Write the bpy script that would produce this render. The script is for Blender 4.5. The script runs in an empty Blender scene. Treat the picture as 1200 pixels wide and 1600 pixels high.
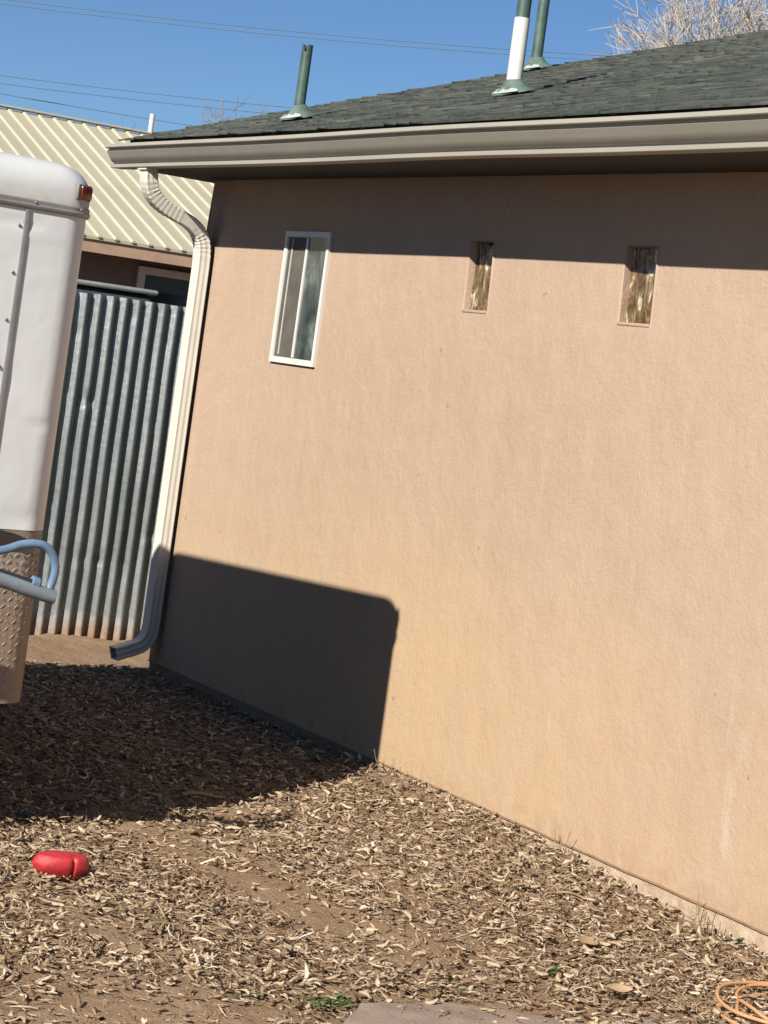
import bpy, bmesh, math, random
import numpy as np
from mathutils import Vector, Matrix, noise
random.seed(7); rng = np.random.default_rng(7)
S = bpy.context.scene
COL = S.collection

# ------------------------------------------------------------------ camera, sky, sun, exposure
cd = bpy.data.cameras.new('camera'); cam = bpy.data.objects.new('camera', cd); COL.objects.link(cam)
S.camera = cam
cd.sensor_fit = 'HORIZONTAL'; cd.sensor_width = 36.0
cd.lens = 3450.0 / 1200 * 36
cd.shift_y = -0.2585
cd.clip_start = 0.05; cd.clip_end = 3000
CX = Vector((0.50195, 0.85431, 0.13471)); CYD = Vector((0.04525, 0.12944, -0.99056)); CF = Vector((-0.86371, 0.50339, 0.02618))
cam.matrix_world = Matrix(((CX.x, -CYD.x, -CF.x, 10.0370), (CX.y, -CYD.y, -CF.y, -4.8220), (CX.z, -CYD.z, -CF.z, 1.60), (0, 0, 0, 1)))

SUN_DIR = Vector((0.512, -1.0, 0.706)).normalized()      # towards the sun
w = bpy.data.worlds.new('World'); S.world = w; w.use_nodes = True
nt = w.node_tree; nt.nodes.clear()
sk = nt.nodes.new('ShaderNodeTexSky'); sk.sky_type = 'NISHITA'; sk.sun_disc = False
sk.sun_elevation = math.asin(SUN_DIR.z); sk.sun_rotation = math.atan2(SUN_DIR.x, SUN_DIR.y)
sk.altitude = 1600; sk.air_density = 1.0; sk.dust_density = 0.3; sk.ozone_density = 7.5
bg = nt.nodes.new('ShaderNodeBackground'); bg.inputs['Strength'].default_value = 0.050
ow = nt.nodes.new('ShaderNodeOutputWorld')
nt.links.new(sk.outputs[0], bg.inputs[0]); nt.links.new(bg.outputs[0], ow.inputs[0])
sl = bpy.data.lights.new('sun', 'SUN'); sl.energy = 5.0; sl.angle = math.radians(0.53); sl.color = (1.0, 0.93, 0.82)
so = bpy.data.objects.new('sun', sl); COL.objects.link(so)
so.rotation_euler = SUN_DIR.to_track_quat('Z', 'Y').to_euler()
S.view_settings.view_transform = 'Standard'; S.view_settings.look = 'None'
S.view_settings.exposure = 0.80; S.view_settings.gamma = 1.0; S.view_settings.use_curve_mapping = False
S.render.engine = 'CYCLES'; S.cycles.max_bounces = 5; S.cycles.diffuse_bounces = 1

# ------------------------------------------------------------------ helpers
def tag(o, label=None, cat=None, group=None, kind=None):
    if label: o['label'] = label
    if cat: o['category'] = cat
    if group: o['group'] = group
    if kind: o['kind'] = kind
    return o

def obj(name, me, mat=None, parent=None):
    o = bpy.data.objects.new(name, me); COL.objects.link(o)
    if mat is not None and me is not None and not me.materials: me.materials.append(mat)
    if parent is not None: o.parent = parent
    return o

def empty(name, loc=(0, 0, 0)):
    o = bpy.data.objects.new(name, None); COL.objects.link(o); o.location = loc
    return o

def fin(bm, name, smooth=False):
    me = bpy.data.meshes.new(name); bmesh.ops.recalc_face_normals(bm, faces=bm.faces)
    bm.to_mesh(me); bm.free()
    if smooth:
        for p in me.polygons: p.use_smooth = True
        try: me.set_sharp_from_angle(angle=math.radians(40))
        except Exception: pass
    return me

def box_bm(bm, x0, x1, y0, y1, z0, z1, bev=0.0, seg=2):
    r = bmesh.ops.create_cube(bm, size=1)
    for v in r['verts']:
        v.co = Vector(((x0 + x1) / 2 + v.co.x * (x1 - x0), (y0 + y1) / 2 + v.co.y * (y1 - y0), (z0 + z1) / 2 + v.co.z * (z1 - z0)))
    if bev > 0:
        es = list({e for v in r['verts'] for e in v.link_edges})
        bmesh.ops.bevel(bm, geom=es, offset=bev, segments=seg, affect='EDGES', profile=0.5)
    return bm

def box(name, x0, x1, y0, y1, z0, z1, mat, parent=None, bev=0.0, smooth=False):
    bm = bmesh.new(); box_bm(bm, x0, x1, y0, y1, z0, z1, bev)
    return obj(name, fin(bm, name, smooth or bev > 0), mat, parent)

def sweep(bm, pts, sect, close=True, up=Vector((0, 0, 1)), caps=True, secfun=None):
    """sweep a 2D section along a path; section coordinates are (side, up)"""
    P = [Vector(p) for p in pts]; rings = []
    prev = None
    for i, p in enumerate(P):
        t = (P[min(i + 1, len(P) - 1)] - P[max(i - 1, 0)]).normalized()
        if prev is None:
            a = t.cross(up)
            if a.length < 1e-3: a = t.cross(Vector((1, 0, 0)))
            a.normalize()
        else:
            a = (prev - t * prev.dot(t)).normalized()
        prev = a; b = a.cross(t).normalized()
        sc = secfun(i) if secfun else sect
        rings.append([bm.verts.new(p + a * s[0] + b * s[1]) for s in sc])
    n = len(rings[0])
    for r0, r1 in zip(rings[:-1], rings[1:]):
        for k in range(n if close else n - 1):
            bm.faces.new((r0[k], r0[(k + 1) % n], r1[(k + 1) % n], r1[k]))
    if caps and close:
        bm.faces.new(rings[0]); bm.faces.new(rings[-1][::-1])
    return rings

def circ(r, n=10): return [(r * math.cos(2 * math.pi * k / n), r * math.sin(2 * math.pi * k / n)) for k in range(n)]

def smooth_path(pts, n=6, closed=False):
    P = [Vector(p) for p in pts]; out = []
    m = len(P)
    for i in range(m if closed else m - 1):
        if closed: p0, p1, p2, p3 = P[i - 1], P[i], P[(i + 1) % m], P[(i + 2) % m]
        else: p0, p1, p2, p3 = P[max(i - 1, 0)], P[i], P[i + 1], P[min(i + 2, m - 1)]
        for k in range(n):
            t = k / n
            out.append(0.5 * ((2 * p1) + (-p0 + p2) * t + (2 * p0 - 5 * p1 + 4 * p2 - p3) * t * t + (-p0 + 3 * p1 - 3 * p2 + p3) * t ** 3))
    if not closed: out.append(P[-1])
    return out

def tube(name, pts, r, mat, parent=None, n=10, up=Vector((0, 0, 1))):
    bm = bmesh.new(); sweep(bm, pts, circ(r, n), up=up)
    return obj(name, fin(bm, name, True), mat, parent)

def np_mesh(name, V, F4, smooth=False, attr=None):
    me = bpy.data.meshes.new(name)
    V = np.asarray(V, np.float32); F = np.asarray(F4, np.int32)
    me.vertices.add(len(V)); me.vertices.foreach_set('co', V.ravel())
    me.loops.add(F.size); me.loops.foreach_set('vertex_index', F.ravel())
    me.polygons.add(len(F)); me.polygons.foreach_set('loop_start', np.arange(len(F), dtype=np.int32) * F.shape[1])
    me.polygons.foreach_set('loop_total', np.full(len(F), F.shape[1], np.int32))
    me.update(calc_edges=True)
    if smooth: me.polygons.foreach_set('use_smooth', np.ones(len(F), bool))
    if attr is not None:
        a = me.attributes.new('tone', 'FLOAT', 'POINT'); a.data.foreach_set('value', np.asarray(attr, np.float32))
    return me

# ------------------------------------------------------------------ materials
REFL = 0.645      # overall reflectance of the colours listed below
class M_:
    """small node-tree builder"""
    def __init__(s, name):
        s.m = bpy.data.materials.new(name); s.m.use_nodes = True
        s.t = s.m.node_tree; s.b = s.t.nodes['Principled BSDF']
        s.geo = None
    def n(s, ty, **kw):
        x = s.t.nodes.new(ty)
        for k, v in kw.items():
            if k in x.inputs: x.inputs[k].default_value = v
            else: setattr(x, k, v)
        return x
    def l(s, a, b): s.t.links.new(a, b)
    def pos(s, scale=(1, 1, 1), world=True):
        if world: src = s.n('ShaderNodeNewGeometry').outputs['Position']
        else: src = s.n('ShaderNodeTexCoord').outputs['Object']
        mp = s.n('ShaderNodeMapping'); mp.inputs['Scale'].default_value = scale
        s.l(src, mp.inputs['Vector']); return mp.outputs[0]
    def noise(s, scale=5, detail=4, rough=0.55, sc=(1, 1, 1), vec=None, world=True, dist=0.0):
        x = s.n('ShaderNodeTexNoise'); x.inputs['Scale'].default_value = scale; x.inputs['Detail'].default_value = detail
        x.inputs['Roughness'].default_value = rough; x.inputs['Distortion'].default_value = dist
        s.l(vec if vec else s.pos(sc, world), x.inputs['Vector']); return x.outputs['Fac']
    def ramp(s, fac, stops):
        r = s.n('ShaderNodeValToRGB'); e = r.color_ramp.elements
        while len(e) < len(stops): e.new(0.5)
        for k, (p, c) in enumerate(stops):
            e[k].position = p; e[k].color = (*c, 1) if len(c) == 3 else c
        s.l(fac, r.inputs[0]); return r.outputs[0]
    def mix(s, fac, a, b, mode='MIX'):
        x = s.n('ShaderNodeMix', data_type='RGBA', blend_type=mode)
        for sock, v in ((x.inputs[0], fac), (x.inputs[6], a), (x.inputs[7], b)):
            if isinstance(v, (int, float)): sock.default_value = v
            elif isinstance(v, tuple): sock.default_value = (*v, 1)
            else: s.l(v, sock)
        return x.outputs[2]
    def math(s, op, a, b=0.0, clamp=False):
        x = s.n('ShaderNodeMath', operation=op); x.use_clamp = clamp
        for sock, v in ((x.inputs[0], a), (x.inputs[1], b)):
            if isinstance(v, (int, float)): sock.default_value = v
            else: s.l(v, sock)
        return x.outputs[0]
    def xyz(s, world=True):
        x = s.n('ShaderNodeSeparateXYZ'); s.l(s.pos((1, 1, 1), world), x.inputs[0]); return x.outputs
    def rng(s, v, a, b, c=0.0, d=1.0):
        x = s.n('ShaderNodeMapRange'); s.l(v, x.inputs[0])
        for k, q in enumerate((a, b, c, d)): x.inputs[k + 1].default_value = q
        x.clamp = True; return x.outputs[0]
    def bump(s, h, dist=0.01, strength=1.0, prev=None):
        x = s.n('ShaderNodeBump'); x.inputs['Distance'].default_value = dist; x.inputs['Strength'].default_value = strength
        s.l(h, x.inputs['Height'])
        if prev: s.l(prev, x.inputs['Normal'])
        return x.outputs[0]
    def done(s, col=None, rough=0.7, nrm=None, metal=0.0, spec=0.5):
        i = s.b.inputs
        if isinstance(col, tuple): col = tuple(x * REFL for x in col)
        elif col is not None: col = s.mix(1.0, col, (REFL, REFL, REFL), 'MULTIPLY')
        if isinstance(col, tuple): i['Base Color'].default_value = (*col, 1)
        elif col is not None: s.l(col, i['Base Color'])
        if isinstance(rough, (int, float)): i['Roughness'].default_value = rough
        else: s.l(rough, i['Roughness'])
        if nrm is not None: s.l(nrm, i['Normal'])
        if isinstance(metal, (int, float)): i['Metallic'].default_value = metal
        else: s.l(metal, i['Metallic'])
        i['Specular IOR Level'].default_value = spec
        return s.m

def simple(name, c, rough=0.6, metal=0.0, var=0.12, sc=6, bump=0.0, spec=0.5):
    k = M_(name); f = k.noise(sc, 5, 0.6)
    lo = tuple(x * (1 - var) for x in c); hi = tuple(min(1, x * (1 + var)) for x in c)
    col = k.ramp(f, [(0.3, lo), (0.7, hi)])
    nr = k.bump(k.noise(sc * 12, 3), bump) if bump else None
    return k.done(col, rough, nr, metal, spec)

MAT = {}
# stucco
k = M_('stucco')
big = k.noise(0.9, 3, 0.5); streak = k.noise(1.0, 5, 0.6, sc=(5.5, 5.5, 0.55)); mid = k.noise(7, 5, 0.65); fine = k.noise(95, 3, 0.7)
c = k.ramp(big, [(0.3, (0.560, 0.415, 0.300)), (0.7, (0.605, 0.455, 0.335))])
c = k.mix(k.rng(streak, 0.42, 0.72, 0, 0.30), c, (0.68, 0.53, 0.41))
c = k.mix(k.rng(mid, 0.35, 0.75, 0, 0.22), c, (0.49, 0.355, 0.255))
c = k.mix(k.rng(k.noise(26, 4, 0.7, sc=(1.4, 1.4, 0.6)), 0.58, 0.80, 0, 0.28), c, (0.46, 0.32, 0.22))
X, Y_, Z = k.xyz()
low = k.rng(Z, 1.0, 0.0, 0, 1)
c = k.mix(k.math('MULTIPLY', low, k.rng(big, 0.35, 0.65, 0.25, 0.75)), c, (0.68, 0.465, 0.285))  # warm bounce from the ground put into the colour towards the foot
c = k.mix(k.math('MULTIPLY', k.rng(Z, 0.9, 1.7), k.rng(k.noise(1.3, 4, 0.6), 0.3, 0.65, 0.2, 0.7)), c, (0.58, 0.435, 0.330))
c = k.mix(k.rng(k.noise(11, 6, 0.8, sc=(1.3, 1, 0.8)), 0.50, 0.72, 0, 0.30), c, (0.74, 0.60, 0.46))
c = k.mix(k.rng(k.noise(3.1, 6, 0.75, sc=(2.2, 1, 0.5)), 0.55, 0.75, 0, 0.30), c, (0.46, 0.335, 0.245))
wash = k.math('MULTIPLY', k.rng(Z, 1.25, 0.35), k.rng(k.math('ABSOLUTE', k.math('SUBTRACT', X, 2.0)), 2.2, 0.6))
c = k.mix(k.math('MULTIPLY', wash, k.rng(k.noise(1.7, 5, 0.65), 0.32, 0.6, 0.2, 0.8)), c, (0.70, 0.50, 0.295))
c = k.mix(k.rng(k.noise(4.2, 5, 0.7), 0.46, 0.66, 0, 0.28), c, (0.66, 0.51, 0.40))
# chalky white runs near x = 4.4
run = k.math('MULTIPLY', k.rng(k.math('ABSOLUTE', k.math('SUBTRACT', X, 4.42)), 0.10, 0.0, 0, 1), k.rng(k.noise(3, 4, 0.6, sc=(6, 6, 1.1)), 0.48, 0.66, 0, 0.6))
run = k.math('MULTIPLY', run, k.math('MULTIPLY', k.rng(Z, 0.95, 0.75), k.rng(Z, 0.02, 0.2)))
c = k.mix(run, c, (0.74, 0.62, 0.50))
dirt = k.math('MULTIPLY', k.rng(Z, 0.12, 0.0), k.rng(k.noise(14, 4, 0.7), 0.4, 0.7, 0, 0.5))
c = k.mix(dirt, c, (0.42, 0.28, 0.17))
c = k.mix(k.rng(k.noise(17, 2, 0.5), 0.735, 0.76, 0, 0.55), c, (0.30, 0.21, 0.15))
h = k.math('ADD', k.math('MULTIPLY', fine, 0.4), k.math('ADD', k.math('MULTIPLY', k.noise(44, 4, 0.75), 0.6), k.math('MULTIPLY', k.noise(5.5, 4, 0.6, sc=(1.2, 1.2, 0.8)), 2.2)))
c = k.mix(1.0, c, (0.90, 0.885, 0.875), 'MULTIPLY')
MAT['stucco'] = k.done(c, 0.95, k.bump(h, 0.0062, 0.8), 0, 0.15)
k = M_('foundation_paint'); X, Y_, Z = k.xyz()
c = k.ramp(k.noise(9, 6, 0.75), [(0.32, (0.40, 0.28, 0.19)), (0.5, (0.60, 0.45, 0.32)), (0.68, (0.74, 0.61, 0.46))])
c = k.mix(k.rng(k.math('ADD', X, k.math('MULTIPLY', k.noise(4, 4), 1.2)), 3.1, 2.5, 0, 0.9), c, (0.33, 0.225, 0.15))  # browner left end: the trailer's shade put into the colour
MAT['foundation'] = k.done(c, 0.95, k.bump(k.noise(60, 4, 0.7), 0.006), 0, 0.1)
MAT['screed'] = simple('weep_screed', (0.27, 0.17, 0.10), 0.8, var=0.3, sc=20)
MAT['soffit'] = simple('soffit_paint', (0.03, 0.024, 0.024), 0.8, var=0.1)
MAT['gutter'] = simple('gutter_enamel', (0.42, 0.395, 0.335), 0.45, var=0.06, sc=3)
MAT['white_metal'] = simple('white_enamel', (0.82, 0.79, 0.70), 0.4, var=0.05, sc=8)
MAT['vinyl'] = simple('white_vinyl', (0.82, 0.81, 0.77), 0.4, var=0.03)
MAT['pvc_white'] = simple('white_pvc', (0.85, 0.84, 0.79), 0.35, var=0.03)
MAT['pvc_green'] = simple('green_paint', (0.075, 0.135, 0.115), 0.55, var=0.3, sc=18)
MAT['flashing'] = simple('painted_flashing', (0.14, 0.21, 0.175), 0.5, var=0.35, sc=22)
MAT['sealant'] = simple('silver_sealant', (0.55, 0.60, 0.56), 0.35, var=0.15, sc=20)
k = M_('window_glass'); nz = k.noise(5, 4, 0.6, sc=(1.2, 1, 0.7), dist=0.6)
c = k.ramp(nz, [(0.36, (0.035, 0.050, 0.050)), (0.52, (0.11, 0.135, 0.13)), (0.68, (0.32, 0.35, 0.33))])  # cloudy reflection mottled into the pane's own colour
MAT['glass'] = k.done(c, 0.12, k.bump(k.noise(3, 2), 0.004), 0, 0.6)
MAT['screen'] = simple('insect_screen', (0.125, 0.115, 0.095), 0.8, var=0.25, sc=9)
k = M_('glass_block'); nz = k.noise(19, 4, 0.6, sc=(1.5, 1.5, 0.62), dist=1.0)
c = k.ramp(nz, [(0.34, (0.06, 0.035, 0.018)), (0.50, (0.19, 0.125, 0.06)), (0.60, (0.36, 0.27, 0.155)), (0.66, (0.85, 0.78, 0.60))])  # cream stop paints highlights into the glass colour
MAT['block'] = k.done(c, 0.18, k.bump(k.noise(17, 2, 0.5, sc=(1.6, 1.6, 0.6), dist=0.8), 0.02, 0.8), 0, 0.7)
# shingles
k = M_('asphalt_shingle'); at = k.n('ShaderNodeAttribute', attribute_name='tone'); oi = k.n('ShaderNodeObjectInfo')
tt = k.math('FRACT', k.math('ADD', at.outputs['Fac'], oi.outputs['Random']))
c = k.ramp(tt, [(0.0, (0.030, 0.042, 0.035)), (0.25, (0.072, 0.086, 0.074)), (0.45, (0.040, 0.043, 0.041)), (0.65, (0.135, 0.148, 0.125)), (0.82, (0.038, 0.047, 0.041)), (1.0, (0.10, 0.099, 0.094))])
c = k.mix(k.rng(k.noise(45, 4, 0.8, sc=(0.5, 1, 1)), 0.35, 0.7, 0, 0.7), c, (0.19, 0.21, 0.185))
c = k.mix(k.rng(k.noise(1.6, 4, 0.6), 0.42, 0.7, 0, 0.4), c, (0.045, 0.062, 0.055))
MAT['shingle'] = k.done(c, 0.95, k.bump(k.noise(220, 2, 0.8), 0.003), 0, 0.2)
# ground
k = M_('dirt'); a = k.noise(1.7, 5, 0.6); b = k.noise(22, 6, 0.75); cc = k.noise(110, 4, 0.75)
c = k.ramp(a, [(0.3, (0.42, 0.28, 0.175)), (0.7, (0.55, 0.385, 0.25))])
c = k.mix(k.rng(b, 0.35, 0.7, 0, 0.6), c, (0.27, 0.165, 0.098))
c = k.mix(k.rng(cc, 0.50, 0.70, 0, 0.6), c, (0.52, 0.40, 0.28))
h = k.math('ADD', k.math('MULTIPLY', b, 1.0), k.math('MULTIPLY', cc, 0.45))
MAT['dirt'] = k.done(c, 1.0, k.bump(h, 0.02, 0.9), 0, 0.1)
k = M_('wood_chip'); at = k.n('ShaderNodeAttribute', attribute_name='tone')
c = k.ramp(at.outputs['Fac'], [(0.0, (0.20, 0.115, 0.065)), (0.22, (0.34, 0.215, 0.125)), (0.5, (0.53, 0.385, 0.25)), (0.8, (0.73, 0.57, 0.395)), (1.0, (0.90, 0.77, 0.58))])
c = k.mix(k.rng(k.noise(130, 3, 0.7), 0.45, 0.7, 0, 0.35), c, (0.15, 0.095, 0.055))
c = k.mix(k.rng(k.noise(60, 2, 0.6), 0.52, 0.66, 0, 0.45), c, (0.36, 0.31, 0.25))
c = k.mix(k.rng(k.noise(2.3, 4, 0.6), 0.42, 0.66, 0, 0.22), c, (0.27, 0.175, 0.10))
MAT['chip'] = k.done(c, 0.9, None, 0, 0.2)
MAT['stone'] = simple('flagstone', (0.36, 0.275, 0.225), 0.85, var=0.25, sc=7, bump=0.003)
MAT['stone_pale'] = simple('pale_flagstone', (0.50, 0.42, 0.33), 0.85, var=0.2, sc=9, bump=0.012)
# corrugated steel with rust at the foot
k = M_('corrugated_steel'); X, Y_, Z = k.xyz()
c = k.ramp(k.noise(3.2, 5, 0.6, sc=(1, 2.5, 0.5)), [(0.3, (0.33, 0.38, 0.385)), (0.7, (0.54, 0.59, 0.60))])
c = k.mix(k.rng(k.noise(28, 5, 0.75), 0.5, 0.8, 0, 0.35), c, (0.43, 0.46, 0.44))
edge = k.math('ADD', Z, k.math('MULTIPLY', k.noise(6, 6, 0.75), -0.42))
rust = k.rng(edge, -0.16, -0.30, 0, 0.85)
c = k.mix(rust, c, k.ramp(k.noise(30, 4, 0.7), [(0.3, (0.26, 0.125, 0.06)), (0.7, (0.42, 0.26, 0.16))]))
MAT['corr'] = k.done(c, k.rng(rust, 0, 1, 0.36, 0.9), k.bump(k.noise(26, 4, 0.6), 0.004, 0.6), k.rng(rust, 0, 1, 0.7, 0.0), 0.5)
MAT['panel_roof'] = simple('cream_roof_steel', (0.60, 0.55, 0.41), 0.5, var=0.06, sc=1.5)
MAT['panel_rib'] = simple('cream_roof_rib', (0.66, 0.61, 0.46), 0.42, var=0.03, sc=1.5)
MAT['n_fascia'] = simple('tan_fascia', (0.52, 0.36, 0.25), 0.8)
MAT['n_wall'] = simple('brown_stucco', (0.22, 0.175, 0.165), 0.9, var=0.1, sc=5, bump=0.004)
MAT['n_frame'] = simple('grey_window_frame', (0.78, 0.70, 0.66), 0.6)
MAT['n_glass'] = M_('dark_glass').done((0.012, 0.03, 0.045), 0.1, None, 0, 0.6)
MAT['n_blind'] = simple('blind', (0.06, 0.10, 0.115), 0.6)
# trailer
k = M_('trailer_paint'); X, Y_, Z = k.xyz()
c = k.ramp(k.noise(2.2, 4, 0.6), [(0.3, (0.92, 0.96, 0.97)), (0.7, (0.97, 1.0, 1.0))])
c = k.mix(k.rng(k.noise(4, 6, 0.75, sc=(1, 1, 0.35)), 0.56, 0.85, 0, 0.3), c, (0.74, 0.74, 0.70))
h = k.math('ADD', k.noise(3.0, 3, 0.5), k.math('MULTIPLY', k.noise(14, 2, 0.5), 0.16))
MAT['trailer'] = k.done(c, 0.34, k.bump(h, 0.02, 0.3), 0, 0.5)
k = M_('trailer_roof'); X, Y_, Z = k.xyz()
c = k.mix(k.math('MULTIPLY', k.rng(Z, 2.06, 2.0), k.rng(k.noise(12, 5, 0.7), 0.35, 0.65, 0.15, 0.75)), (0.82, 0.85, 0.85), (0.58, 0.54, 0.42))
MAT['trailer_cap'] = k.done(c, 0.34, k.bump(k.noise(3, 3), 0.02, 0.4), 0, 0.5)
MAT['trailer_trim'] = simple('trim_aluminium', (0.36, 0.36, 0.37), 0.45, metal=0.3, var=0.2, sc=14)
MAT['rivet'] = simple('rivet', (0.30, 0.29, 0.28), 0.5, metal=0.5)
k = M_('tread_plate'); X, Y_, Z = k.xyz()
c = k.ramp(k.noise(7, 6, 0.7), [(0.3, (0.31, 0.255, 0.21)), (0.7, (0.45, 0.385, 0.32))])
c = k.mix(k.rng(k.math('ADD', Z, k.math('MULTIPLY', k.noise(5, 4), 0.18)), 0.86, 0.74, 0, 0.6), c, (0.36, 0.24, 0.17))
MAT['tread'] = k.done(c, 0.5, k.bump(k.noise(60, 3), 0.002), 0.0, 0.5)
MAT['tread_bar'] = simple('tread_bar', (0.42, 0.35, 0.28), 0.4, metal=0.0, var=0.2, sc=14)
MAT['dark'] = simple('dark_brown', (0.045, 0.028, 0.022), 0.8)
MAT['rubber'] = simple('rubber', (0.025, 0.025, 0.026), 0.8)
MAT['bezel'] = simple('grey_bezel', (0.23, 0.20, 0.17), 0.6)
MAT['lens'] = simple('red_lens', (0.30, 0.022, 0.018), 0.25, var=0.2, sc=60)
MAT['blue'] = simple('blue_paint', (0.165, 0.275, 0.42), 0.4, var=0.22, sc=14)
MAT['worn_blue'] = simple('worn_grey_blue_paint', (0.24, 0.29, 0.33), 0.5, var=0.3, sc=14)
MAT['red'] = simple('red_plastic', (0.56, 0.032, 0.042), 0.42, var=0.18, sc=24, bump=0.002)
MAT['orange'] = simple('orange_cord', (0.74, 0.40, 0.20), 0.55, var=0.12, sc=9)
MAT['shed'] = simple('grey_plastic', (0.11, 0.14, 0.145), 0.6)
MAT['shed_rim'] = simple('pale_grey_rim', (0.42, 0.44, 0.42), 0.5)
MAT['bark'] = simple('pale_bark', (0.52, 0.47, 0.42), 0.9, var=0.35, sc=3)
MAT['bark_grey'] = simple('grey_bark', (0.27, 0.24, 0.22), 0.9, var=0.35, sc=3)
MAT['wire'] = simple('weathered_cable', (0.13, 0.20, 0.28), 0.7)
MAT['pole'] = simple('weathered_pole', (0.22, 0.17, 0.12), 0.9, var=0.25, sc=6)
MAT['leaf'] = simple('green_leaf', (0.075, 0.135, 0.035), 0.7, var=0.5, sc=40)
MAT['dry'] = simple('dry_stem', (0.36, 0.27, 0.15), 0.9, var=0.3, sc=30)
MAT['dry_leaf'] = simple('dry_leaf', (0.44, 0.31, 0.18), 0.8, var=0.15, sc=30)

# ------------------------------------------------------------------ ground
def gz(x, y):
    """ground height in metres; 0 is the seam at the foot of the stucco"""
    x = np.asarray(x, float); y = np.asarray(y, float)
    near = np.exp(-np.clip(-y, 0, 9) / 0.38)
    hill = -0.062 + 0.045 * np.exp(-((x - 2.75) / 0.95) ** 2) - 0.012 * np.clip(x - 3.3, 0, 3) / 1.5
    z = -0.10 + (hill + 0.10) * near
    z = z - (z + 0.10) / (1 + np.exp((x + 0.25) / 0.12))
    z = z + 0.006 * np.sin(3.1 * x + 1.3 * y) * np.cos(2.3 * y - 0.8 * x) + 0.004 * np.sin(9.7 * x - 4 * y) * np.sin(8.1 * y + 2 * x)
    return z
def patch(x, y):
    """0..1: how much of the surface is bare dirt without chips"""
    x = np.asarray(x, float); y = np.asarray(y, float)
    def blob(cx, cy, ax, ay, rot=0):
        c, s = math.cos(rot), math.sin(rot); u = (x - cx) * c + (y - cy) * s; v = -(x - cx) * s + (y - cy) * c
        return np.exp(-((u / ax) ** 2 + (v / ay) ** 2))
    wob = 0.25 * np.sin(7 * x + 3 * np.sin(5 * y)) + 0.2 * np.sin(11 * y + 2 * np.sin(8 * x))
    d = 0.9 * blob(3.65, -1.32, 0.55, 0.16, 0.05) + 0.8 * blob(4.3, -1.28, 0.45, 0.18, 0.1) + 0.7 * blob(2.75, -0.95, 0.45, 0.14, -0.3)
    d = d + 0.75 * blob(4.2, -2.1, 0.35, 0.12) + 0.65 * blob(3.05, -1.5, 0.5, 0.16) + 0.5 * blob(3.7, -0.8, 0.4, 0.1) + 0.5 * blob(4.5, -0.95, 0.4, 0.12)
    edge = 0.85 / (1 + np.exp(-(x - 4.66 - 0.29 * (y + 2.55) - 0.05 * np.sin(6 * y)) / 0.06))     # dirt strip in front of the mulch
    edge = edge * (1 / (1 + np.exp((y + 0.75) / 0.14)))
    left = 1 / (1 + np.exp((x + 0.28) / 0.08))
    return np.clip(np.clip(d * (1 + wob), 0, 1) + edge + left, 0, 1)
xs = np.concatenate([np.array([-900, -300, -120, -60, -30, -18, -12, -8, -5, -3.5]), np.arange(-2.6, 6.4, 0.03), np.array([7, 8, 9.5, 12, 16, 24, 40, 80, 200, 600])])
ys = np.concatenate([np.array([-600, -200, -80, -40, -20, -12, -8, -6, -5]), np.arange(-4.0, 0.9, 0.03), np.array([1.5, 3, 6, 10, 16, 25, 50, 120, 300, 900])])
GX, GY = np.meshgrid(xs, ys, indexing='ij')
GZ = gz(GX, GY)
dn = np.zeros_like(GZ)
m = (GX > -2.7) & (GX < 6.5) & (GY > -4.1) & (GY < 0.95)
for i, j in zip(*np.nonzero(m)):
    v = (GX[i, j], GY[i, j], 0)
    dn[i, j] = 0.012 * noise.noise(Vector(v) * 6) + 0.008 * noise.noise(Vector(v) * 17)
GZ = GZ + dn
nx, ny = GX.shape
idx = np.arange(nx * ny).reshape(nx, ny)
F = np.stack([idx[:-1, :-1], idx[1:, :-1], idx[1:, 1:], idx[:-1, 1:]], -1).reshape(-1, 4)
g = obj('ground', np_mesh('ground', np.stack([GX, GY, GZ], -1).reshape(-1, 3), F, True), MAT['dirt'])
tag(g, 'bare tan dirt yard running under the wood chips', kind='structure')

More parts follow.
